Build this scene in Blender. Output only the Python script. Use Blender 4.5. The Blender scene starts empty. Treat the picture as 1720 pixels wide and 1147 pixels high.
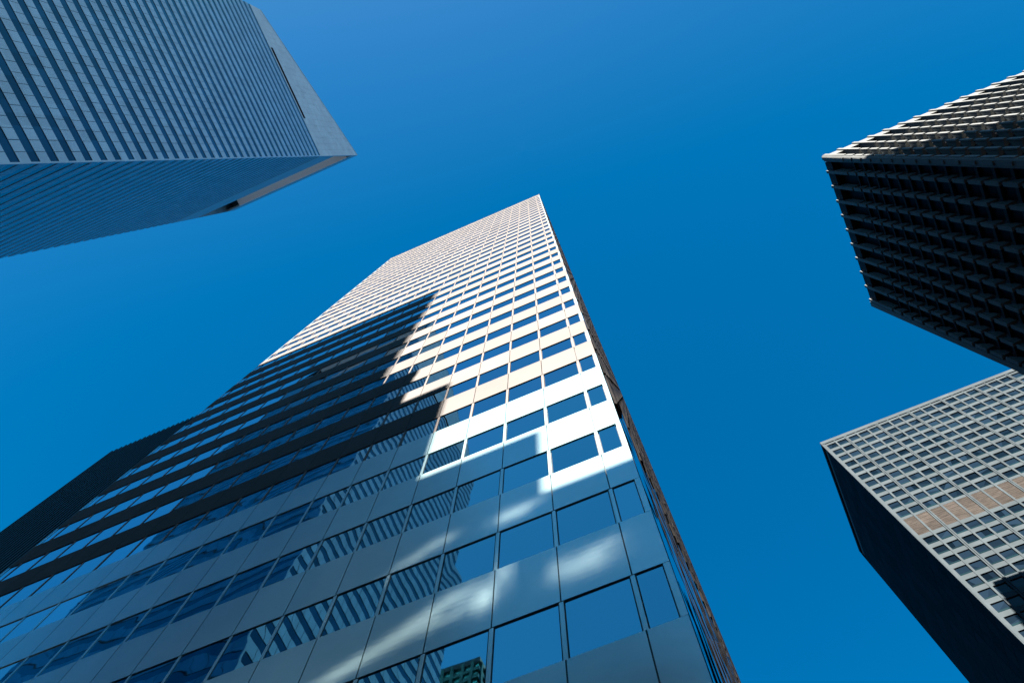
import bpy, math, random
from mathutils import Vector, Matrix

scene = bpy.context.scene
COL = scene.collection
R = math.radians
rnd = random.Random(11)

# ------------------------------------------------------------------ camera
CAMZ = 1.6
RM = ((0.9193, 0.3933, 0.0139), (-0.3801, 0.8965, -0.2274), (-0.1019, 0.2038, 0.9737))
FPX = 1368.27                     # focal length in pixels of a 1720 px wide frame
cam_d = bpy.data.cameras.new('camera')
cam = bpy.data.objects.new('camera', cam_d)
COL.objects.link(cam)
cam_d.sensor_width = 36.0
cam_d.lens = 36.0 * FPX / 1720.0
cam_d.clip_start = 0.1
cam_d.clip_end = 6000.0
bx_, by_, bz_ = Vector(RM[0]).normalized(), -Vector(RM[1]), -Vector(RM[2])
bz_ = (bz_ - bx_ * bz_.dot(bx_)).normalized()
by_ = bz_.cross(bx_)
cam.matrix_world = Matrix(((bx_.x, by_.x, bz_.x, 0), (bx_.y, by_.y, bz_.y, 0), (bx_.z, by_.z, bz_.z, CAMZ), (0, 0, 0, 1)))
scene.camera = cam


def pix(x, y, z):
    """photo pixel of a world point, or None behind the camera"""
    p = (x, y, z - CAMZ)
    c = [sum(r[i] * p[i] for i in range(3)) for r in RM]
    if c[2] <= 0.01:
        return None
    return 860 + FPX * c[0] / c[2], 573.5 + FPX * c[1] / c[2]


# ------------------------------------------------------------------ light
SUN_TAN = 0.118                   # sun a little east of due south
SUN_K = 0.68
SUN_AZ = math.atan(SUN_TAN)
SUN_EL = math.atan(SUN_K * math.cos(SUN_AZ))
world = bpy.data.worlds.new('World')
scene.world = world
world.use_nodes = True
wn = world.node_tree
wn.nodes.clear()
w_out = wn.nodes.new('ShaderNodeOutputWorld')
w_bg = wn.nodes.new('ShaderNodeBackground')
w_sky = wn.nodes.new('ShaderNodeTexSky')
w_sky.sky_type = 'NISHITA'
w_sky.sun_disc = False
w_sky.sun_elevation = SUN_EL
w_sky.sun_rotation = math.pi - SUN_AZ
w_sky.altitude = 0
w_sky.air_density = 1.0
w_sky.dust_density = 0.8
w_sky.ozone_density = 1.6
w_hs = wn.nodes.new('ShaderNodeHueSaturation')
w_hs.inputs['Saturation'].default_value = 1.45
w_hs.inputs['Hue'].default_value = 0.496
w_hs.inputs['Value'].default_value = 1.0
w_bg.inputs['Strength'].default_value = 0.0505
wn.links.new(w_sky.outputs[0], w_hs.inputs['Color'])
w_sub = wn.nodes.new('ShaderNodeVectorMath')
w_sub.operation = 'SUBTRACT'
w_sub.inputs[1].default_value = (0.095, 0.0, 0.0)
w_max = wn.nodes.new('ShaderNodeVectorMath')
w_max.operation = 'MAXIMUM'
w_max.inputs[1].default_value = (0, 0, 0)
wn.links.new(w_hs.outputs[0], w_sub.inputs[0])
wn.links.new(w_sub.outputs[0], w_max.inputs[0])
w_min = wn.nodes.new('ShaderNodeVectorMath')       # a clear, saturated sky: no white haze at the horizon
w_min.operation = 'MINIMUM'
w_min.inputs[1].default_value = (0.24, 1.30, 2.70)
wn.links.new(w_max.outputs[0], w_min.inputs[0])
wn.links.new(w_min.outputs[0], w_bg.inputs['Color'])
wn.links.new(w_bg.outputs[0], w_out.inputs['Surface'])

sun_d = bpy.data.lights.new('sun', 'SUN')
sun_d.energy = 5.0
sun_d.angle = R(0.42)
sun_d.color = (1.0, 0.93, 0.84)
sun = bpy.data.objects.new('sun', sun_d)
COL.objects.link(sun)
sun_dir = Vector((-SUN_TAN, 1.0, -SUN_K)).normalized()
sun.rotation_euler = sun_dir.to_track_quat('-Z', 'Y').to_euler()
sun.location = (0, -200, 300)

scene.view_settings.view_transform = 'Standard'
scene.view_settings.look = 'None'
scene.view_settings.exposure = 2.16
scene.view_settings.gamma = 1.0
scene.render.engine = 'CYCLES'
scene.cycles.use_denoising = True
scene.cycles.max_bounces = 8
scene.cycles.glossy_bounces = 5
scene.cycles.diffuse_bounces = 4
scene.cycles.caustics_reflective = False
scene.cycles.sample_clamp_indirect = 4.0


# ------------------------------------------------------------------ materials
def mat(name, rgb, rough=0.5, metal=0.0, spec=0.5, cell=None, cell_amt=0.0, noise=0.0, nscale=0.4,
        bump=0.0, bscale=1.0, stretch=(1, 1, 1), alt=None, alt_fac=None, ior=1.5, off_=(0.013, 0.017, 0.011)):
    """principled material with per-panel tone (cell sizes), cloudy wear and a faint waviness"""
    m = bpy.data.materials.new(name)
    m.use_nodes = True
    nt = m.node_tree
    n, l = nt.nodes, nt.links
    b = n['Principled BSDF']
    b.inputs['Roughness'].default_value = rough
    b.inputs['Metallic'].default_value = metal
    b.inputs['IOR'].default_value = ior
    b.inputs['Specular IOR Level'].default_value = spec
    geo = n.new('ShaderNodeNewGeometry')
    rgbn = n.new('ShaderNodeRGB')
    rgbn.outputs[0].default_value = (*rgb, 1)
    cur = rgbn.outputs[0]
    if alt is not None:           # second tone chosen by height
        sep = n.new('ShaderNodeSeparateXYZ')
        l.new(geo.outputs['Position'], sep.inputs[0])
        gt = n.new('ShaderNodeMath')
        gt.operation = 'GREATER_THAN'
        gt.inputs[1].default_value = alt_fac
        l.new(sep.outputs['Z'], gt.inputs[0])
        mx = n.new('ShaderNodeMixRGB')
        l.new(gt.outputs[0], mx.inputs[0])
        l.new(cur, mx.inputs[1])
        mx.inputs[2].default_value = (*alt, 1)
        cur = mx.outputs[0]
    mapn = n.new('ShaderNodeMapping')
    mapn.inputs['Scale'].default_value = stretch
    l.new(geo.outputs['Position'], mapn.inputs['Vector'])
    val = None

    def mul(a, bsock):
        if a is None:
            return bsock
        mm = n.new('ShaderNodeMath')
        mm.operation = 'MULTIPLY'
        l.new(a, mm.inputs[0])
        l.new(bsock, mm.inputs[1])
        return mm.outputs[0]
    if cell:
        sn = n.new('ShaderNodeVectorMath')
        sn.operation = 'SNAP'
        sn.inputs[1].default_value = cell
        off = n.new('ShaderNodeVectorMath')
        off.operation = 'ADD'
        off.inputs[1].default_value = off_
        l.new(geo.outputs['Position'], off.inputs[0])
        l.new(off.outputs[0], sn.inputs[0])
        wh = n.new('ShaderNodeTexWhiteNoise')
        wh.noise_dimensions = '3D'
        l.new(sn.outputs[0], wh.inputs['Vector'])
        mr = n.new('ShaderNodeMapRange')
        mr.inputs['To Min'].default_value = 1 - cell_amt
        mr.inputs['To Max'].default_value = 1 + cell_amt
        l.new(wh.outputs['Value'], mr.inputs['Value'])
        val = mul(val, mr.outputs[0])
    if noise:
        nz = n.new('ShaderNodeTexNoise')
        nz.inputs['Scale'].default_value = nscale
        nz.inputs['Detail'].default_value = 6
        nz.inputs['Roughness'].default_value = 0.6
        l.new(mapn.outputs[0], nz.inputs['Vector'])
        mr = n.new('ShaderNodeMapRange')
        mr.inputs['From Min'].default_value = 0.25
        mr.inputs['From Max'].default_value = 0.75
        mr.inputs['To Min'].default_value = 1 - noise
        mr.inputs['To Max'].default_value = 1 + noise
        l.new(nz.outputs['Fac'], mr.inputs['Value'])
        val = mul(val, mr.outputs[0])
    if val is not None:
        hv = n.new('ShaderNodeHueSaturation')
        l.new(cur, hv.inputs['Color'])
        l.new(val, hv.inputs['Value'])
        cur = hv.outputs[0]
    l.new(cur, b.inputs['Base Color'])
    if bump:
        nb = n.new('ShaderNodeTexNoise')
        nb.inputs['Scale'].default_value = bscale
        nb.inputs['Detail'].default_value = 2
        l.new(mapn.outputs[0], nb.inputs['Vector'])
        bp = n.new('ShaderNodeBump')
        bp.inputs['Strength'].default_value = 1.0
        bp.inputs['Distance'].default_value = bump
        l.new(nb.outputs['Fac'], bp.inputs['Height'])
        l.new(bp.outputs[0], b.inputs['Normal'])
    return m


B = 9.0                                           # metres from camera to the central tower's front
FL = 0.507 * B                                    # its storey height
BAY = 0.182 * B
CO = (0.145 * B, 0.017, -(1.757 * B + CAMZ) % FL)   # lines the tone cells up with the panels
M = {}
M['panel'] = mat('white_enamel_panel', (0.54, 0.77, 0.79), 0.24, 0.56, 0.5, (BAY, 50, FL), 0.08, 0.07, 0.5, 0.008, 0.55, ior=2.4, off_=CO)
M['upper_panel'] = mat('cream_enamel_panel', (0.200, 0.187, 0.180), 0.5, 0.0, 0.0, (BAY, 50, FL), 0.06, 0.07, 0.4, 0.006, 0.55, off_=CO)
M['joint'] = mat('black_gasket', (0.012, 0.013, 0.016), 0.6)
M['mirror'] = mat('blue_mirror_glass', (0.15, 0.45, 0.56), 0.012, 1.0, 0.5, (BAY, 50, FL), 0.09, 0, 1, 0.003, 0.45, off_=CO)
M['mullion'] = mat('white_mullion', (0.22, 0.19, 0.175), 0.5, 0.0, 0.1, None, 0, 0.04, 1.0)
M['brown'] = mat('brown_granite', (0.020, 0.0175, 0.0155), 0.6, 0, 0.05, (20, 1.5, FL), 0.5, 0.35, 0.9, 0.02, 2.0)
M['sideglass'] = mat('wavy_side_glass', (0.42, 0.60, 0.72), 0.03, 1.0, 0.5, None, 0, 0, 1, 0.05, 0.5, (1, 1, 0.35))
M['alum'] = mat('silver_aluminium', (0.19, 0.34, 0.42), 0.36, 0.66, 0.4, (1.52, 1.52, 3.772), 0.11, 0.07, 0.3, 0.004, 0.6)
M['crown'] = mat('aluminium_crown_panel', (0.24, 0.36, 0.41), 0.40, 0.5, 0.5, (1.52, 1.52, 1.9), 0.09, 0.12, 0.25)
M['darkglass'] = mat('dark_tinted_glass', (0.015, 0.075, 0.115), 0.05, 0.9, 0.5, (1.52, 1.52, 3.772), 0.30, 0, 1, 0.004, 0.5)
M['soffit'] = mat('white_ribbed_soffit', (0.90, 0.92, 0.94), 0.6)
M['black'] = mat('black_void', (0.004, 0.004, 0.005), 0.9, 0.0, 0.0)
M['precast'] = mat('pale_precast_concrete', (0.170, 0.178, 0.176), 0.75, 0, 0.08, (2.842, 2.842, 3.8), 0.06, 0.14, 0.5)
M['bronzeglass'] = mat('black_bronze_glass', (0.005, 0.005, 0.006), 0.4, 0.0, 0.02)
M['concrete'] = mat('grey_concrete_frame', (0.052, 0.066, 0.074), 0.7, 0, 0.06, (2.7, 40, 3.8), 0.08, 0.20, 0.4)
M['officeglass'] = mat('dark_blue_office_glass', (0.006, 0.012, 0.020), 0.05, 0.0, 0.22, (2.7, 2.7, 3.8), 0.75, 0, 1, 0.004, 0.4)
M['louvre'] = mat('brown_metal_panel', (0.046, 0.039, 0.034), 0.7, 0, 0.03, (2.7, 40, 7), 0.16, 0.5, 0.9, 0, 1, (0.5, 1, 2.5))
M['westskin'] = mat('shaded_black_skin', (0.004, 0.0055, 0.009), 0.6, 0.0, 0.02, (2.7, 2.7, 3.8), 0.7)
M['bronze'] = mat('dark_bronze_metal', (0.026, 0.030, 0.030), 0.45, 0.2, 0.4, (1.5, 1.5, 3.9), 0.15)
M['shadepanel'] = mat('shaded_west_grey', (0.018, 0.019, 0.021), 0.7, 0, 0.1, (2.842, 2.842, 3.8), 0.2)
M['stone'] = mat('buff_limestone', (0.053, 0.053, 0.051), 0.8, 0, 0.3, None, 0, 0.15, 0.3)
M['matteblack'] = mat('matte_black_metal', (0.010, 0.010, 0.011), 0.8, 0, 0.0)
M['roof'] = mat('grey_roofing', (0.130, 0.130, 0.125), 0.9, 0, 0.2, None, 0, 0.2, 0.2)
M['green'] = mat('green_mirror_glass', (0.02, 0.26, 0.22), 0.06, 0.6, 0.5, (2.2, 2.2, 3.0), 0.7, 0, 1, 0.006, 0.4)
M['city'] = mat('pale_city_ground', (0.036, 0.036, 0.036), 0.9, 0, 0.3, None, 0, 0.25, 0.03)
M['transom'] = mat('teal_lower_glass', (0.004, 0.016, 0.020), 0.15, 0.0, 0.2, (2.7, 2.7, 3.8), 0.5)
M['green_frame'] = mat('green_painted_frame', (0.010, 0.10, 0.085), 0.5, 0, 0.3)
M['asphalt'] = mat('asphalt', (0.033, 0.033, 0.034), 0.9, 0, 0.3, None, 0, 0.25, 0.6)
M['paving'] = mat('concrete_paving', (0.041, 0.041, 0.041), 0.9, 0, 0.3, (1.5, 1.5, 50), 0.08, 0.15, 0.7)
M['paint'] = mat('white_road_paint', (0.72, 0.72, 0.70), 0.8, 0, 0.3, None, 0, 0.15, 2.0)


# ------------------------------------------------------------------ helpers
class MB:
    """collects boxes and polygons and links them as ONE mesh object"""

    def __init__(self):
        self.v, self.f, self.m = [], [], []

    def poly(self, pts, mi=0):
        o = len(self.v)
        self.v += [tuple(p) for p in pts]
        self.f.append(tuple(range(o, o + len(pts))))
        self.m.append(mi)

    def box(self, a, b, mi=0):
        x0, y0, z0 = (min(a[i], b[i]) for i in range(3))
        x1, y1, z1 = (max(a[i], b[i]) for i in range(3))
        o = len(self.v)
        self.v += [(x0, y0, z0), (x1, y0, z0), (x1, y1, z0), (x0, y1, z0),
                   (x0, y0, z1), (x1, y0, z1), (x1, y1, z1), (x0, y1, z1)]
        for q in ((0, 3, 2, 1), (4, 5, 6, 7), (0, 1, 5, 4), (1, 2, 6, 5), (2, 3, 7, 6), (3, 0, 4, 7)):
            self.f.append(tuple(o + i for i in q))
            self.m.append(mi)

    def hexa(self, p, mi=0):
        """eight corners, bottom four then top four, counter-clockwise from above"""
        o = len(self.v)
        self.v += [tuple(q) for q in p]
        for q in ((0, 3, 2, 1), (4, 5, 6, 7), (0, 1, 5, 4), (1, 2, 6, 5), (2, 3, 7, 6), (3, 0, 4, 7)):
            self.f.append(tuple(o + i for i in q))
            self.m.append(mi)

    def grid(self, o, u, v, n, nu, nv, amp, mi=0):
        """a pane of nu x nv quads, gently bowed by amp along n"""
        s = len(self.v)
        for j in range(nv + 1):
            for i in range(nu + 1):
                a, b = i / nu, j / nv
                d = amp * (1 - (2 * a - 1) ** 2) * (1 - (2 * b - 1) ** 2)
                self.v.append(tuple(o[k] + u[k] * a + v[k] * b + n[k] * d for k in range(3)))
        for j in range(nv):
            for i in range(nu):
                q = s + j * (nu + 1) + i
                self.f.append((q, q + 1, q + nu + 2, q + nu + 1))
                self.m.append(mi)

    def build(self, name, mats, parent=None, smooth=False):
        me = bpy.data.meshes.new(name)
        lx, ly, lz = (parent.location if parent else (0, 0, 0))
        if parent and parent.parent:
            pl = parent.parent.location
            lx, ly, lz = lx + pl[0], ly + pl[1], lz + pl[2]
        me.from_pydata([(x - lx, y - ly, z - lz) for x, y, z in self.v], [], self.f)
        if not isinstance(mats, (list, tuple)):
            mats = [mats]
        for q in mats:
            me.materials.append(q)
        if len(mats) > 1:
            me.polygons.foreach_set('material_index', self.m)
        if smooth:
            me.polygons.foreach_set('use_smooth', [True] * len(me.polygons))
        me.update()
        o = bpy.data.objects.new(name, me)
        COL.objects.link(o)
        if parent:
            o.parent = parent
        return o


def tag(o, label=None, cat=None, group=None, kind=None):
    if label:
        o['label'] = label
    if cat:
        o['category'] = cat
    if group:
        o['group'] = group
    if kind:
        o['kind'] = kind
    return o


def thing(name, loc, label, cat, group=None):
    o = bpy.data.objects.new(name, None)
    COL.objects.link(o)
    o.location = loc
    o.empty_display_size = 2
    return tag(o, label, cat, group)


def area_seen(c):
    """rough size in the photo of a rectangle given by four corners; 0 when outside the frame"""
    p = [pix(*q) for q in c]
    if any(q is None for q in p):
        return 0
    if max(q[0] for q in p) < 0 or min(q[0] for q in p) > 1720 or max(q[1] for q in p) < 0 or min(q[1] for q in p) > 1147:
        return 0
    s = 0
    for i in range(len(p)):
        a, b = p[i], p[(i + 1) % len(p)]
        s += a[0] * b[1] - a[1] * b[0]
    return abs(s) / 2


def many(name, items, mats, parent, limit=100, smooth=False, sub=None):
    """items: (size in the photo, function that adds it to an MB); the largest become parts, the rest one stuff part"""
    items = sorted(items, key=lambda t: -t[0])
    rest = MB()
    rest2 = MB()
    for k, (s, fn, *more) in enumerate(items):
        if k < limit and s > 0:
            mb = MB()
            fn(mb)
            w = mb.build(name, mats, parent, smooth)
            if sub:
                mb = MB()
                more[0](mb)
                mb.build(sub[0], sub[1], w)
        else:
            fn(rest)
            if sub:
                more[0](rest2)
    if rest.v:
        w = tag(rest.build(name, mats, parent, smooth), kind='stuff')
        if sub:
            tag(rest2.build(sub[0], sub[1], w), kind='stuff')


def Z(b):
    return b * B + CAMZ


# ------------------------------------------------------------------ the ground
g = MB()
g.poly([(-2500, -2500, 0), (2500, -2500, 0), (2500, 2500, 0), (-2500, 2500, 0)])
tag(g.build('ground', M['city']), kind='structure')


def pave(x0, y0, x1, y1):
    p = MB()
    p.box((x0, y0, 0.0), (x1, y1, 0.14))
    p.box((x0 - 0.16, y0 - 0.16, 0.0), (x1 + 0.16, y1 + 0.16, 0.125))
    tag(p.build('pavement', M['paving']), kind='structure')


pave(-112, -130, -0.2 + 1.5, -21.5)
pave(-112, -4, 3.2, 150)
pave(26, -130, 150, -21.5)
pave(26, -4, 150, 150)
rd = MB()
rd.box((-400, -21.2, -0.05), (400, -4.2, 0.008))
rd.box((5.0, -400, -0.05), (24.0, 400, 0.004))
tag(rd.build('road', M['asphalt']), kind='structure')
rm = MB()
for k in range(-40, 40):
    rm.box((k * 6.0, -12.85, 0.009), (k * 6.0 + 3, -12.7, 0.014))
tag(rm.build('road_markings', M['paint']), kind='structure')

# ------------------------------------------------------------------ central white tower
FX1 = -0.05 * B                                   # east corner
FX0 = -3.70 * B                                   # west corner
FTOP = Z(18.38)
DEP = 112.0
tower = thing('office_tower', ((FX0 + FX1) / 2, B, 0),
              'white panelled office tower with rows of blue mirror windows, half in shadow', 'skyscraper')
mull_x = [-0.145 * B - BAY * k for k in range(20)]
edges = [FX1] + mull_x + [FX0]
rows = [Z(1.757 + 0.507 * k) for k in range(-3, 33)]   # tops of the window rows
WH = 0.226 * B
core = MB()
core.box((FX0 + 0.03, B + 0.10, 0), (FX1 - 0.03, B + DEP - 0.06, FTOP - 0.6))
core.build('core', M['joint'], tower)
wl = MB()
JT = 0.016
zprev = 0.16
for zt in rows + [None]:
    z1 = (zt - WH) if zt is not None else FTOP - 0.35
    for a, b in zip(edges[:-1], edges[1:]):
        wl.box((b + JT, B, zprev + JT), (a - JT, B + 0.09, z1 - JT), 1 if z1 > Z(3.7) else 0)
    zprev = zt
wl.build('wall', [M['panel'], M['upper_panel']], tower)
cp = MB()
cp.box((FX0 - 0.04, B - 0.05, FTOP - 0.35), (FX1 + 0.04, B + 0.5, FTOP))
cp.box((FX0 - 0.04, B + 0.5, FTOP - 0.35), (FX0 + 0.5, B + DEP, FTOP))
cp.box((FX1 - 0.5, B + 0.5, FTOP - 0.35), (FX1 + 0.04, B + DEP, FTOP))
cp.build('parapet', M['mullion'], tower)
rf = MB()
rf.box((FX0 + 0.5, B + 0.5, FTOP - 0.6), (FX1 - 0.5, B + DEP, FTOP - 0.4))
rf.build('roof', M['roof'], tower)
MW = 0.052
for i, x in enumerate(mull_x):
    mb = MB()
    for zt in rows:
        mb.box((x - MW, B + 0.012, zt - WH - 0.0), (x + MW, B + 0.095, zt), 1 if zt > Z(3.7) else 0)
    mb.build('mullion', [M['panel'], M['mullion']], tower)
jb = MB()
for zt in rows:
    jb.box((FX1 - 0.16, B + 0.002, zt - WH), (FX1 - 0.012, B + 0.095, zt))
    jb.box((FX0 + 0.012, B + 0.002, zt - WH), (FX0 + 0.20, B + 0.095, zt))
jb.build('corner_jamb', M['panel'], tower)
items = []
for zt in rows:
    for i, (a, b) in enumerate(zip(edges[:-1], edges[1:])):
        xa = a - (0.16 if i == 0 else MW) - 0.03
        xb = b + (0.20 if i == len(edges) - 2 else MW) + 0.03
        z0, z1 = zt - WH + 0.015, zt - 0.02
        ty, tz, amp = rnd.gauss(0, 0.0022), rnd.gauss(0, 0.0022), rnd.gauss(0.0, 0.0016)
        yy = B + 0.035

        def fn(mb, xa=xa, xb=xb, z0=z0, z1=z1, ty=ty, tz=tz, amp=amp, yy=yy):
            w, h = xa - xb, z1 - z0
            mb.grid((xb, yy - ty * w / 2 - tz * h / 2, z0), (w, ty * w, 0), (0, tz * h, h), (0, -1, 0), 6, 6, amp)
        items.append((area_seen([(xb, yy, z0), (xa, yy, z0), (xa, yy, z1), (xb, yy, z1)]), fn))
many('window', items, M['mirror'], tower, 100, True)
# east side: wavy glass; brown fins cut along a diagonal to mimic the sun's edge
eg = MB()
nz, ny = 36, 68
for k in range(nz):
    z0, z1 = 0.2 + (FTOP - 0.8) * k / nz, 0.2 + (FTOP - 0.8) * (k + 1) / nz
    for j in range(ny):
        y0, y1 = B + 0.25 + (DEP - 0.5) * j / ny, B + 0.25 + (DEP - 0.5) * (j + 1) / ny
        t, s = rnd.gauss(0, 0.010), rnd.gauss(0, 0.010)
        eg.poly([(FX1 - 0.02 - t - s, y0, z0), (FX1 - 0.02 + t - s, y1, z0), (FX1 - 0.02 + t + s, y1, z1), (FX1 - 0.02 - t + s, y0, z1)])
eg.build('side_glazing', M['sideglass'], tower)
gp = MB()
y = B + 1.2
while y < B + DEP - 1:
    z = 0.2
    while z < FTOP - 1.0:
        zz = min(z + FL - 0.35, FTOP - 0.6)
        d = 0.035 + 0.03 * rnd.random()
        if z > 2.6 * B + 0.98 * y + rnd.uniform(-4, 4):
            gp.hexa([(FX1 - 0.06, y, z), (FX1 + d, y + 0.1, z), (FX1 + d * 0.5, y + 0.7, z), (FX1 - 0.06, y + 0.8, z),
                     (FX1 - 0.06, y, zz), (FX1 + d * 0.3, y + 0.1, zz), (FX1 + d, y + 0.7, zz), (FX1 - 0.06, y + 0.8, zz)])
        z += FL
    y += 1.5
gp.build('sun_edge_fins', M['brown'], tower)
sm = MB()
for k in range(68):
    yy = B + 0.25 + (DEP - 0.5) * k / 68
    sm.box((FX1 - 0.05, yy - 0.03, 0.2), (FX1 - 0.006, yy + 0.03, FTOP - 0.5))
sm.build('side_mullions', M['matteblack'], tower)
ss = MB()
for zt_ in rows:
    ss.box((FX1 - 0.04, B + 0.3, zt_ - 0.05), (FX1 - 0.012, B + DEP - 0.3, zt_ + 0.35))
ss.build('side_spandrel', M['matteblack'], tower)
# west and north sides
ws = MB()
for k in range(36):
    z1 = rows[k] - WH
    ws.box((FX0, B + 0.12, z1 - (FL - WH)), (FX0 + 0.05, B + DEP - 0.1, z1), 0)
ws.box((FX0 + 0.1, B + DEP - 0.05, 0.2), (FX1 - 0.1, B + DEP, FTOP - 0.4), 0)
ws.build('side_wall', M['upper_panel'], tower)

# ------------------------------------------------------------------ slant-topped silver tower
H = 270.0
LX1, LX0 = -0.185 * H, -0.352 * H
LY1, LY0 = -0.0738 * H, -0.226 * H
zt = lambda r: r * H + CAMZ
P = 0.01397 * H
slant = thing('slant_roof_tower', ((LX0 + LX1) / 2, (LY0 + LY1) / 2, 0),
              'silver striped skyscraper with a slanting top and a thin black slot', 'skyscraper')
LOW = LY0 - LY1                                    # the roof falls 1 in 1 towards the south
Zp = zt(1.0)
Zs = Zp - (LY1 - LY0) * 0.98
core = MB()
core.box((LX0 + 0.12, LY0 + 0.12, 0), (LX1 - 0.12, LY1 - 0.12, zt(0.8166)))
core.build('core', M['joint'], slant)
nb = int((0.8166 - 0.03) / 0.01397)
zb = [zt(0.8166 - 0.01397 * k) for k in range(nb)]   # tops of the dark bands
al = MB()
for k in range(nb):
    z1 = zb[k] - 0.46 * P
    z0 = zb[k] - P if k < nb - 1 else 0.2
    n = 30
    for j in range(n):
        y0, y1 = LY0 + (LY1 - LY0) * j / n, LY0 + (LY1 - LY0) * (j + 1) / n
        e = rnd.uniform(-0.006, 0.006)
        al.box((LX1 - 0.1, y0 + 0.03, z0), (LX1 + e, y1 - 0.03, z1))
        x0, x1 = LX0 + (LX1 - LX0) * j / n, LX0 + (LX1 - LX0) * (j + 1) / n
        al.box((x0 + 0.03, LY1 - 0.1, z0), (x1 - 0.03, LY1 + e, z1))
    al.box((LX0, LY0 + 0.1, z0), (LX0 + 0.1, LY1 - 0.11, z1))
    al.box((LX0 + 0.11, LY0, z0), (LX1 - 0.11, LY0 + 0.1, z1))
al.box((LX1 - 0.18, LY1 - 0.18, 0.2), (LX1 + 0.025, LY1 + 0.025, zb[0]))
al.build('cladding', M['alum'], slant)
items = []
for k in range(nb):
    z1, z0 = zb[k], zb[k] - 0.46 * P

    def fe(mb, z0=z0, z1=z1):
        mb.box((LX1 - 0.11, LY0 + 0.13, z0 + 0.01), (LX1 - 0.06, LY1 - 0.2, z1 - 0.01))

    def fn_(mb, z0=z0, z1=z1):
        mb.box((LX0 + 0.13, LY1 - 0.11, z0 + 0.01), (LX1 - 0.2, LY1 - 0.06, z1 - 0.01))
    items.append((area_seen([(LX1, LY0, z0), (LX1, LY1, z0), (LX1, LY1, z1), (LX1, LY0, z1)]) if k < 52 else 0, fe))
    items.append((area_seen([(LX0, LY1, z0), (LX1, LY1, z0), (LX1, LY1, z1), (LX0, LY1, z1)]) if k < 52 else 0, fn_))
many('window_band', items, M['darkglass'], slant, 98)
# crown: east wall with the black slot, west wall, north wall with the open recess
cr = MB()
zc0 = zb[0]


def rake(y):
    return Zp - (LY1 - y) * 0.98


SL0, SL1, SZ0, SZ1 = -0.1843 * H, -0.1131 * H, zt(0.8202), zt(0.8272)
TH = 0.5


def side_piece(mb, x, ya, yb, za, zbb, w=TH):
    """vertical wall piece on the east or west side under the rake; top heights za, zbb at ya, yb"""
    xa, xb = min(x, x + w), max(x, x + w)
    mb.hexa([(xa, ya, za[0]), (xb, ya, za[0]), (xb, yb, zbb[0]), (xa, yb, zbb[0]),
             (xa, ya, za[1]), (xb, ya, za[1]), (xb, yb, zbb[1]), (xa, yb, zbb[1])])


for ya, yb in ((LY0, SL0), (SL0, SL1), (SL1, LY1)):
    n = max(2, int((yb - ya) / 1.52))
    for j in range(n):
        p, q = ya + (yb - ya) * j / n, ya + (yb - ya) * (j + 1) / n
        zs = [zc0] + [z for z in [zc0 + 1.9 * i for i in range(1, 30)]]
        lo = SZ1 if (ya, yb) == (SL0, SL1) else zc0
        if lo > zc0:
            side_piece(cr, LX1 - TH, p + 0.012, q - 0.012, (zc0, SZ0), (zc0, SZ0))
        z = lo
        while True:
            nz_ = min(z + 1.9, rake(p)), min(z + 1.9, rake(q))
            if nz_[1] - z < 0.05:
                break
            side_piece(cr, LX1 - TH, p + 0.012, q - 0.012, (min(z, rake(p) - 0.1) + 0.012, nz_[0] - 0.012), (z + 0.012, nz_[1] - 0.012))
            z += 1.9
side_piece(cr, LX0, LY0, LY1, (zc0, rake(LY0)), (zc0, rake(LY1)))
RZ0, RZ1 = zt(0.880), zt(0.968)
n = 30
for j in range(n):
    x0, x1 = LX0 + TH + (LX1 - LX0 - 2 * TH) * j / n, LX0 + TH + (LX1 - LX0 - 2 * TH) * (j + 1) / n
    z = zc0
    while z < RZ0 - 0.1:
        cr.box((x0 + 0.012, LY1 - TH, z + 0.012), (x1 - 0.012, LY1, min(z + 1.9, RZ0) - 0.012))
        z += 1.9
cr.box((LX0 + TH, LY1 - TH, RZ1 + 0.6), (LX1 - TH, LY1, Zp - 0.01))
side_piece(cr, LX1 - TH - 0.02, LY0, LY1, (rake(LY0) - 0.35, rake(LY0) + 0.04), (Zp - 0.35, Zp + 0.04), TH + 0.05)
cr.build('crown_wall', M['crown'], slant)
bk = MB()
bk.box((LX0 + TH, LY1 - 7.0, zc0), (LX1 - TH - 0.01, LY1 - 6.6, rake(LY1 - 6.6) - 0.4))
bw = MB()
bw.box((LX0 + TH, LY1 - 6.55, zc0 + 0.02), (LX1 - TH - 0.01, LY1 - TH - 0.05, zc0 + 0.2))
bw.box((LX0 + TH, LY1 - 6.58, zc0 + 0.2), (LX1 - TH - 0.01, LY1 - 6.5, RZ1 + 0.04))
bw.build('bounce_lining', M['soffit'], slant)  # white floor and back lining added to bounce skylight onto the soffit
bk.box((LX1 - TH + 0.02, SL0 + 0.01, SZ0 + 0.01), (LX1 + 0.012, SL1 - 0.01, SZ1 - 0.01))
bk.build('inner_wall', M['black'], slant)
sf = MB()
n = 90
for j in range(n):
    x0, x1 = LX0 + 5.2 + (LX1 - LX0 - 7.2) * j / n, LX0 + 5.2 + (LX1 - LX0 - 7.2) * (j + 1) / n
    sf.box((x0, LY1 - 6.6, RZ1 + 0.06), (x1 - 0.12, LY1 - 0.02, RZ1 + 0.58))
sf.box((LX0 + 5.2, LY1 - 6.6, RZ1 + 0.12), (LX1 - 2.0, LY1 - 0.05, RZ1 + 0.55))
sf.build('soffit', M['soffit'], slant)
rf = MB()
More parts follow.
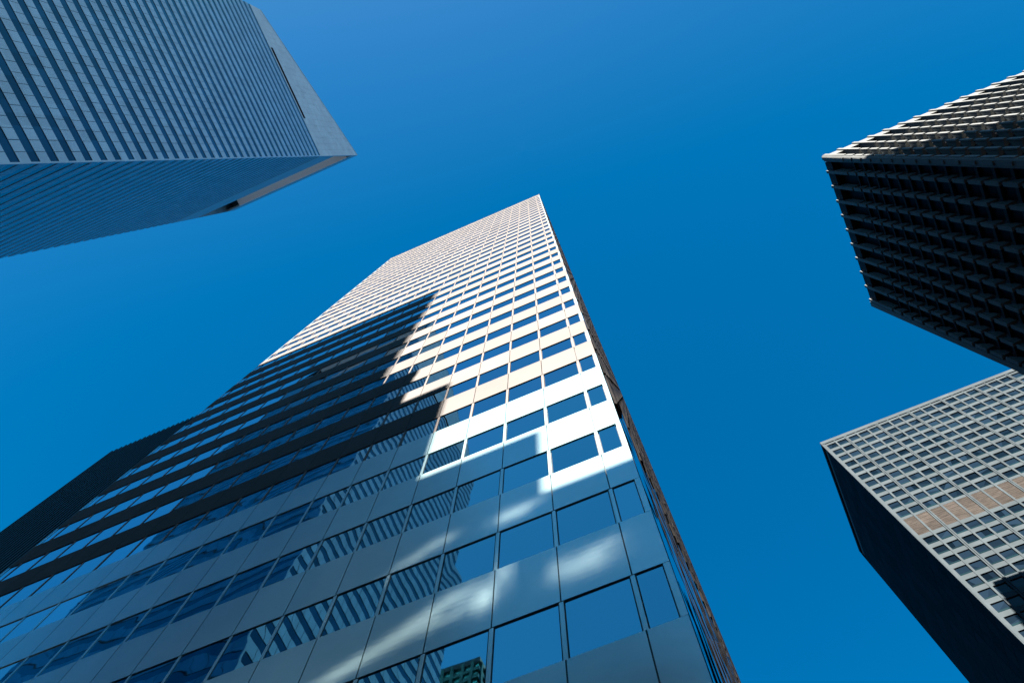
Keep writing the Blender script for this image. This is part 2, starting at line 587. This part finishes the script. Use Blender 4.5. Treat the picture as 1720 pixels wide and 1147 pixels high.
rf.hexa([(LX0 + 0.05, LY0 + 0.05, rake(LY0) - 0.5), (LX1 - 0.55, LY0 + 0.05, rake(LY0) - 0.5), (LX1 - 0.55, LY1 - 0.05, Zp - 0.55), (LX0 + 0.05, LY1 - 0.05, Zp - 0.55),
         (LX0 + 0.05, LY0 + 0.05, rake(LY0) + 0.06), (LX1 - 0.55, LY0 + 0.05, rake(LY0) + 0.02), (LX1 - 0.55, LY1 - 0.05, Zp + 0.02), (LX0 + 0.05, LY1 - 0.05, Zp + 0.02)])
rf.box((LX0 + TH, LY0 + 0.01, zc0), (LX1 - TH, LY0 + TH, rake(LY0) - 0.52))
rf.box((LX0 + TH + 0.02, LY0 + TH, zc0 - 0.4), (LX1 - TH - 0.65, LY1 - TH - 0.02, zc0 - 0.05))
rf.build('roof', M['crown'], slant)

# ------------------------------------------------------------------ precast tower, upper right
HU = 152.0
UX0, UY0, UY1 = 0.323 * HU, 0.144 * HU, 0.342 * HU
UB, UF = 0.0187 * HU, 0.0250 * HU
UX1 = UX0 + 1.6 + UB * 22
zu = lambda r: r * HU + CAMZ
pre = thing('precast_tower', ((UX0 + UX1) / 2, (UY0 + UY1) / 2, 0),
            'dark office tower of ribbed concrete piers, sunlit only along its top edge', 'skyscraper')
ztop = zu(1.0)
core = MB()
GD = 1.30                                          # depth of the glass behind the pier fronts
core.box((UX0 + GD + 0.05, UY0 + GD + 0.05, 0), (UX1 - 0.3, UY1 - 0.3, ztop - 2))
core.build('core', M['joint'], pre)
ustory = [zu(0.9316) - UF * k for k in range(38)]    # joints between pier segments


def loc(face, d, c, z):
    """point on the facade: d metres in front of the glass, c along the face"""
    return (UX0 + GD - d, c, z) if face == 'W' else (c, UY0 + GD - d, z)


def prism(mb, face, c, w, prof):
    """extrude a side profile [(depth in front of glass, z), ...] over the width w"""
    a = [loc(face, d, c - w / 2, z) for d, z in prof]
    b = [loc(face, d, c + w / 2, z) for d, z in prof]
    n = len(prof)
    mb.poly(a)
    mb.poly(b[::-1])
    for i in range(n):
        k = (i + 1) % n
        mb.poly([a[k], a[i], b[i], b[k]])


def segment(mb, face, c, z0, z1, web=True):
    """one storey of a pier: a bar in front, a web behind it that is cut away at the head"""
    prism(mb, face, c, 0.52, [(GD - 0.24, z0), (GD, z0), (GD - 0.05, z1), (GD - 0.24, z1)])
    if web:
        prism(mb, face, c, 0.20, [(GD - 0.42, z0 + 0.15), (GD - 0.245, z0 + 0.15), (GD - 0.245, z1 - 0.15), (GD - 0.42, z1 - 0.15)])
        prism(mb, face, c, 0.46, [(-0.04, z0 + 0.1), (GD - 0.42, z0 + 0.1), (GD - 0.42, z1 - 0.25), (-0.04, z0 + (z1 - z0) * 0.5)])


pier_c = {'W': [UY0 + 1.45 + UB * (k + 0.62) for k in range(10)], 'S': [UX0 + 1.45 + UB * (k + 0.62) for k in range(22)]}
for face in 'WS':
    for c in pier_c[face] + [(UY0 if face == 'W' else UX0) + 0.66]:
        first = c < (UY0 if face == 'W' else UX0) + 1.0
        mb = MB()
        segment(mb, face, c, ustory[0] + 0.5, ztop - 0.05, not first)
        for k in range(len(ustory) - 1):
            segment(mb, face, c, max(ustory[k + 1] + 0.75, 0.2), ustory[k], not first)
        mb.build('pier', M['precast'], pre)
mb = MB()                                           # chamfered corner column
mb.v = []
pts = [(UX0 + 0.12, UY0 + 0.32), (UX0 + 0.32, UY0 + 0.12), (UX0 + 1.3, UY0 + 0.3), (UX0 + 1.42, UY0 + 1.42), (UX0 + 0.3, UY0 + 1.3)]
for i in range(5):
    a, b = pts[i], pts[(i + 1) % 5]
    mb.poly([(a[0], a[1], 0.2), (b[0], b[1], 0.2), (b[0], b[1], ztop), (a[0], a[1], ztop)])
mb.poly([(p[0], p[1], ztop) for p in pts])
mb.build('corner_column', M['precast'], pre)
mb = MB()
mb.box((UX0 + 0.05, UY1 - 0.9, 0.2), (UX0 + 1.3, UY1, ztop - 0.03))
mb.build('corner_column', M['precast'], pre)
sp, sps = MB(), MB()
for k in range(len(ustory)):
    z1 = ustory[k] + 0.05
    z0 = z1 - 1.25
    if z0 < 0.3:
        continue
    for face in 'WS':
        if face == 'W':
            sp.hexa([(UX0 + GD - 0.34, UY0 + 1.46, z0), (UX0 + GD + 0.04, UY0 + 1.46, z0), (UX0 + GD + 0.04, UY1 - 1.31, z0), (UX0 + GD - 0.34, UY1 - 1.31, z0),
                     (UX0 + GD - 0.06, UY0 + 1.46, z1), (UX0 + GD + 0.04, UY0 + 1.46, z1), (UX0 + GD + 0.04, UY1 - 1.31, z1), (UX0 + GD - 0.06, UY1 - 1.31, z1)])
        else:
            sps.hexa([(UX0 + 1.46, UY0 + GD - 0.34, z0), (UX1, UY0 + GD - 0.34, z0), (UX1, UY0 + GD + 0.04, z0), (UX0 + 1.46, UY0 + GD + 0.04, z0),
                     (UX0 + 1.46, UY0 + GD - 0.06, z1), (UX1, UY0 + GD - 0.06, z1), (UX1, UY0 + GD + 0.04, z1), (UX0 + 1.46, UY0 + GD + 0.04, z1)])
sp.build('spandrel', M['shadepanel'], pre)  # west spandrels coloured dark for their shade; the south ones stay pale
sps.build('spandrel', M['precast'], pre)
items = []
for face in 'WS':
    cs = pier_c[face]
    cs = [cs[0] - UB] + cs + [cs[-1] + UB]
    for k in range(len(ustory)):
        z1 = (ustory[k - 1] - 1.2) if k else ztop - 3.2
        z0 = ustory[k] + 0.05
        if z0 < 0.3:
            continue
        for a, b in zip(cs[:-1], cs[1:]):
            a2, b2 = a + 0.28, b - 0.28
            if a2 < (UY0 if face == 'W' else UX0) + 1.46:
                a2 = (UY0 if face == 'W' else UX0) + 1.46
            if face == 'W':
                b2 = min(b2, UY1 - 1.32)
                q = [(UX0 + GD + 0.02, a2, z0), (UX0 + GD + 0.02, b2, z0), (UX0 + GD + 0.02, b2, z1), (UX0 + GD + 0.02, a2, z1)]
                def fn(mb, q=q):
                    mb.poly(q[::-1])
            else:
                b2 = min(b2, UX1)
                q = [(a2, UY0 + GD + 0.02, z0), (b2, UY0 + GD + 0.02, z0), (b2, UY0 + GD + 0.02, z1), (a2, UY0 + GD + 0.02, z1)]
                def fn(mb, q=q):
                    mb.poly(q)
            if b2 - a2 > 0.2:
                items.append((area_seen(q), fn))
many('window', items, M['bronzeglass'], pre, 100)
co = MB()
co.box((UX0 + 1.46, UY0 + 0.30, ztop - 3.2), (UX1, UY0 + GD + 0.3, ztop - 0.06))
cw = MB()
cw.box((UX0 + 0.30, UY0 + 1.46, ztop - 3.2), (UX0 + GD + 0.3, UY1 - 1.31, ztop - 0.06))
cw.build('parapet', M['shadepanel'], pre)  # west parapet darkened for its shade too
co.box((UX1 - 0.3, UY0 + 0.9, 0.2), (UX1, UY1, ztop - 0.06))
co.box((UX0 + 1.31, UY1 - 0.3, 0.2), (UX1 - 0.31, UY1, ztop - 0.06))
co.build('parapet', M['precast'], pre)
rf = MB()
rf.box((UX0 + 0.9, UY0 + 0.9, ztop - 1.9), (UX1 - 0.31, UY1 - 0.31, ztop - 1.5))
rf.build('roof', M['roof'], pre)

# ------------------------------------------------------------------ grid-fronted tower, lower right
HG = 193.0
GX0, GY0, GY1 = 0.2085 * HG, 0.488 * HG, 0.653 * HG
GB, GF = 0.01399 * HG, 0.0197 * HG
zg = lambda r: r * HG + CAMZ
NBAY = 22
GX1 = GX0 + 0.45 + GB * NBAY
grid = thing('grid_tower', ((GX0 + GX1) / 2, (GY0 + GY1) / 2, 0),
             'grey concrete office tower gridded with square windows and a brown louvred band', 'skyscraper')
gtop = zg(1.0)
core = MB()
core.box((GX0 + 0.3, GY0 + 0.4, 0), (GX1 - 0.1, GY1 - 0.1, gtop - 1.5))
core.build('core', M['joint'], grid)
tops = [zg(0.987 - 0.0197 * k) for k in range(11)] + [zg(0.7314 - 0.0196 * k) for k in range(37)]
GH = 2.5
fr = MB()
piers = [GX0 + 0.45 + GB * k for k in range(NBAY + 1)]
zprev = gtop - 0.25
lb0, lb1 = zg(0.7380), zg(0.7726)
for k, t in enumerate(tops):
    if k == 11:
        fr.box((GX0 + 0.02, GY0 + 0.10, t), (GX1, GY0 + 0.38, lb0))
        fr.box((GX0 + 0.02, GY0 + 0.10, lb1), (GX1, GY0 + 0.38, tops[10] - GH))
    else:
        fr.box((GX0 + 0.02, GY0 + 0.10, t), (GX1, GY0 + 0.38, zprev))
    zprev = t - GH
fr.box((GX0 + 0.02, GY0 + 0.10, 0.2), (GX1, GY0 + 0.38, zprev))
for k, x in enumerate(piers):
    w = 0.19 if k else 0.30
    if k % 3 == 2:                                  # a paired pier with an open joint
        fr.box((x - 0.30, GY0 - 0.06, 0.2), (x - 0.05, GY0 + 0.36, gtop - 0.3))
        fr.box((x + 0.05, GY0 - 0.06, 0.2), (x + 0.30, GY0 + 0.36, gtop - 0.3))
    else:
        fr.box((x - w, GY0, 0.2), (x + w, GY0 + 0.36, gtop - 0.3))
fr.box((GX0 - 0.06, GY0 - 0.04, 0.2), (GX0 + 0.12, GY0 + 0.3, gtop - 0.3))
fr.build('concrete_frame', M['concrete'], grid)
pp = MB()
for k in range(0, NBAY, 3):
    xa = piers[k] if k else GX0
    xb = min(piers[min(k + 3, NBAY)], GX1)
    pp.box((xa + 0.01, GY0 - 0.10, gtop - 1.5), (xb - 0.01, GY0 + 0.3, gtop))
pp.box((GX0 + 14.5, GY0 + 1.0, gtop - 0.5), (GX1, GY0 + 1.4, gtop + 2.0))
pp.build('parapet', M['concrete'], grid)
items = []
for k, t in enumerate(tops):
    for a, b in zip(piers[:-1], piers[1:]):
        q = [(a + 0.2, GY0 + 0.30, t - GH), (b - 0.2, GY0 + 0.30, t - GH), (b - 0.2, GY0 + 0.30, t), (a + 0.2, GY0 + 0.30, t)]
        ty, tz = rnd.gauss(0, 0.004), rnd.gauss(0, 0.006)

        def fn(mb, q=q, ty=ty, tz=tz):
            mb.poly([(q[i][0], q[i][1] + (ty if i in (0, 3) else -ty) + (tz if i < 2 else -tz), q[i][2]) for i in range(4)])
        hh = rnd.choice((0.62, 0.68, 0.72))

        def ft(mb, q=q, hh=hh):
            x0, x1, z0 = q[0][0], q[1][0], q[0][2]
            mb.box((x0, GY0 + 0.255, z0 + 0.08), (x1, GY0 + 0.28, z0 + hh))
        items.append((area_seen(q), fn, ft))
many('window', items, M['officeglass'], grid, 100, sub=('lower_pane', M['transom']))
sl = MB()
for k, t in enumerate(tops):
    sl.box((GX0 + 0.45, GY0 + 0.23, t - GH), (GX1, GY0 + 0.29, t - GH + 0.10))
sl.build('window_sills', M['concrete'], grid)
lv = MB()
for a, b in zip(piers[:-1], piers[1:]):
    z = lb0
    while z < lb1 - 0.05:
        lv.hexa([(a + 0.2, GY0 + 0.12, z), (b - 0.2, GY0 + 0.12, z), (b - 0.2, GY0 + 0.34, z), (a + 0.2, GY0 + 0.34, z),
                 (a + 0.2, GY0 + 0.13, z + 0.56), (b - 0.2, GY0 + 0.13, z + 0.56), (b - 0.2, GY0 + 0.34, z + 0.56), (a + 0.2, GY0 + 0.34, z + 0.56)])
        z += 0.576
lv.build('louvre_band', M['louvre'], grid)
sk = MB()
sk.box((GX0 + 0.02, GY0 + 0.4, gtop - 1.5), (GX0 + 0.3, GY1, gtop - 0.01))
sk.box((GX0 + 0.02, GY1 - 0.02, 0.2), (GX0 + 1.0, GY1 + 0.1, gtop - 1.52))
for k in range(50):
    z0 = 0.2 + GF * k
    z1 = min(z0 + GF - 0.06, gtop - 1.52)
    if z1 <= z0:
        break
    for j in range(12):
        y0, y1 = GY0 + 0.40 + (GY1 - GY0 - 0.4) * j / 12, GY0 + 0.40 + (GY1 - GY0 - 0.4) * (j + 1) / 12
        t, s = rnd.gauss(0, 0.004), rnd.gauss(0, 0.004)
        sk.hexa([(GX0 + 0.05 + t, y0 + 0.03, z0), (GX0 + 0.31, y0 + 0.03, z0), (GX0 + 0.31, y1 - 0.03, z0), (GX0 + 0.05 + s, y1 - 0.03, z0),
                 (GX0 + 0.05 - t, y0 + 0.03, z1), (GX0 + 0.31, y0 + 0.03, z1), (GX0 + 0.31, y1 - 0.03, z1), (GX0 + 0.05 - s, y1 - 0.03, z1)])
sk.build('shaded_west_wall', M['westskin'], grid)  # west face and its parapet coloured black to stand for shade
rf = MB()
rf.box((GX0 + 0.32, GY0 + 0.4, gtop - 1.4), (GX1, GY1, gtop - 0.9))
rf.build('roof', M['roof'], grid)

# ------------------------------------------------------------------ dark ribbed building beyond the central tower
DY = 2.1 * B
DX0, DX1 = -4.60 * DY, -57.0
DT = 7.12 * DY + CAMZ
dark = thing('ribbed_building', ((DX0 + DX1) / 2, DY + 10, 0),
             'black ribbed building peeping out behind the left edge of the white tower', 'office building')
c = MB()
c.box((DX0 + 0.2, DY + 0.35, 0), (DX1 - 0.2, DY + 22, DT - 1.2))
c.build('wall', M['bronze'], dark)
x = DX0 + 0.15
while x < DX1:
    mb = MB()
    mb.box((x - 0.10, DY - 0.12, 0.2), (x + 0.10, DY + 0.34, DT))
    mb.build('fin', M['bronze'], dark)
    x += 0.95
mb = MB()
for k in range(34):
    z0 = 0.3 + 3.9 * k
    if z0 + 1.4 > DT - 1:
        break
    mb.box((DX0 + 0.3, DY + 0.22, z0 + 2.2), (DX1 - 0.2, DY + 0.33, z0 + 3.8))
mb.build('spandrel', M['bronze'], dark)
mb = MB()
mb.box((DX0 + 0.32, DY + 0.27, 0.3), (DX1 - 0.25, DY + 0.31, DT - 1.3))
mb.build('glazing', M['westskin'], dark)
mb = MB()
mb.box((DX0 + 0.1, DY + 0.0, DT - 1.2), (DX1, DY + 22.2, DT - 0.5))
mb.build('roof', M['bronze'], dark)


# ------------------------------------------------------------------ buildings across the street (seen in the windows, casting the shadows)
def block(name, label, x0, y0, x1, y1, h, m, mglass, bay=3.4, fl=3.9, h2=None):
    t = thing(name, ((x0 + x1) / 2, (y0 + y1) / 2, 0), label, 'office building')
    w = MB()
    hz = h if h2 is None else h2                    # height at the east end
    w.hexa([(x0 + 0.4, y0 + 0.4, 0), (x1 - 0.4, y0 + 0.4, 0), (x1 - 0.4, y1 - 0.4, 0), (x0 + 0.4, y1 - 0.4, 0),
            (x0 + 0.4, y0 + 0.4, h - 0.6), (x1 - 0.4, y0 + 0.4, hz - 0.6), (x1 - 0.4, y1 - 0.4, hz - 0.6), (x0 + 0.4, y1 - 0.4, h - 0.6)])
    w.build('glazing', mglass, t)
    s = MB()
    hm = min(h, hz)
    z = 4.5
    while z < hm - 2:
        s.box((x0, y0, z), (x1, y1, z + fl * 0.42))
        z += fl
    for k in range(int((x1 - x0) / bay) + 1):
        xx = x0 + k * bay
        s.box((xx, y0 - 0.1, 0.15), (min(xx + 0.7, x1), y0 + 0.35, hm - 0.5))
        s.box((xx, y1 - 0.35, 0.15), (min(xx + 0.7, x1), y1 + 0.1, hm - 0.5))
    for k in range(int((y1 - y0) / bay) + 1):
        yy = y0 + k * bay
        s.box((x0 - 0.1, yy, 0.15), (x0 + 0.35, min(yy + 0.7, y1), hm - 0.5))
        s.box((x1 - 0.35, yy, 0.15), (x1 + 0.1, min(yy + 0.7, y1), hm - 0.5))
    s.build('wall', m, t)
    r = MB()
    r.hexa([(x0, y0, h - 1.4), (x1, y0, hz - 1.4), (x1, y1, hz - 1.4), (x0, y1, h - 1.4), (x0, y0, h), (x1, y0, hz), (x1, y1, hz), (x0, y1, h)])
    r.build('roof', M['roof'], t)
    return t


def sx(x, u):
    return x * B + SUN_TAN * u


def sz(z, u):
    return Z(z) + SUN_K * u


u = 99.0
block('limestone_tower', 'tall limestone office tower across the street, south of the white tower', -31, B - u - 34, sx(-1.447, u), B - u, sz(8.93, u), M['stone'], M['officeglass'])
u = 40.5
block('stone_block', 'mid-height limestone block beside the street, north of the limestone tower', -31, B - u - 16, sx(-1.155, u), B - u, sz(5.12, u), M['stone'], M['officeglass'])
u = 54.0
lowb = block('terrace_block', 'lower limestone block with an added screen that shapes light patches', sx(-1.15, u) - 1.5, B - u - 14, 40, B - u, sz(1.22, u), M['stone'], M['officeglass'])
scr = MB()  # added unseen screen; its gaps shape sun patches on the white tower
yS = B - u
GAPS = [(-.25, 1.90, .07, .05, 0, .20), (-.20, 1.95, .05, .02, 20, .15), (-.31, 1.92, .02, .05, 0, .18), (-.46, 2.36, .05, .04, 10, .32),
        (-.40, 2.38, .05, .02, 10, .12), (-.50, 1.98, .025, .10, -15, .24), (-.545, 1.92, .04, .05, 0, .34), (-.62, 1.98, .06, .03, 20, .22),
        (-.70, 1.93, .06, .03, 20, .22), (-.66, 1.88, .06, .02, 15, .18), (-.78, 1.88, .07, .03, 20, .20), (-.88, 1.84, .06, .02, 15, .25),
        (-.95, 1.81, .05, .02, 10, .22), (-.71, 2.36, .05, .03, 15, .20), (-.80, 2.31, .05, .025, 20, .18), (-.88, 2.24, .04, .02, 25, .14),
        (-1.0, 2.17, .03, .02, 30, .14)]


def opening(x, z):
    """share of the slat left open, set by the light patches it has to let through"""
    o = 0.004
    for gx, gz, rx, rz, rot, amt in GAPS:
        dx, dz = x - gx, z - gz
        c, s_ = math.cos(R(rot)), math.sin(R(rot))
        a, b = (dx * c + dz * s_) / rx, (-dx * s_ + dz * c) / rz
        o += amt * math.exp(-(a * a + b * b))
    return o


for x0_, x1_, zt_ in ((-1.16 - 0.16, -0.866, 4.40), (-0.866, -0.352, 3.03), (-0.352, 3.2, 2.442)):
    nx = max(1, int((x1_ - x0_) * B / 0.45))
    for i in range(nx):
        xa_, xb_ = x0_ + (x1_ - x0_) * i / nx, x0_ + (x1_ - x0_) * (i + 1) / nx
        z = 1.22
        while z < zt_ - 0.001:
            zn = min(z + 0.025, zt_)
            if z > 2.75 or xa_ > 0.1:                # plain sheet above and to the east
                zn = zt_ if z > 2.75 or xa_ > 0.1 else zn
                o = 0.0
            else:
                o = opening((xa_ + xb_) / 2, (z + zn) / 2)
            if zt_ - zn < 0.012:
                zn, o = zt_, 0.0
            scr.poly([(sx(xa_, u), yS - 0.2, sz(z, u)), (sx(xb_, u), yS - 0.2, sz(z, u)),
                      (sx(xb_, u), yS - 0.2, sz(z + (zn - z) * (1 - o), u)), (sx(xa_, u), yS - 0.2, sz(z + (zn - z) * (1 - o), u))])
            z = zn
scr.build('light_patch_screen', M['bronze'], lowb)
u = 81.0
block('slope_roof_block', 'tall slab with a sloping roofline south of the ribbed concrete tower', 50, 21.9 - u - 20, 0.42 * HU + SUN_TAN * u, 21.9 - u, 0.965 * HU + SUN_K * u + CAMZ, M['stone'], M['officeglass'], h2=0.74 * HU + SUN_K * u)
block('green_glass_tower', 'green glass tower glimpsed in a low window of the white tower', -70, -100, -54, -82, 168, M['green_frame'], M['green'], bay=2.3, fl=3.0)
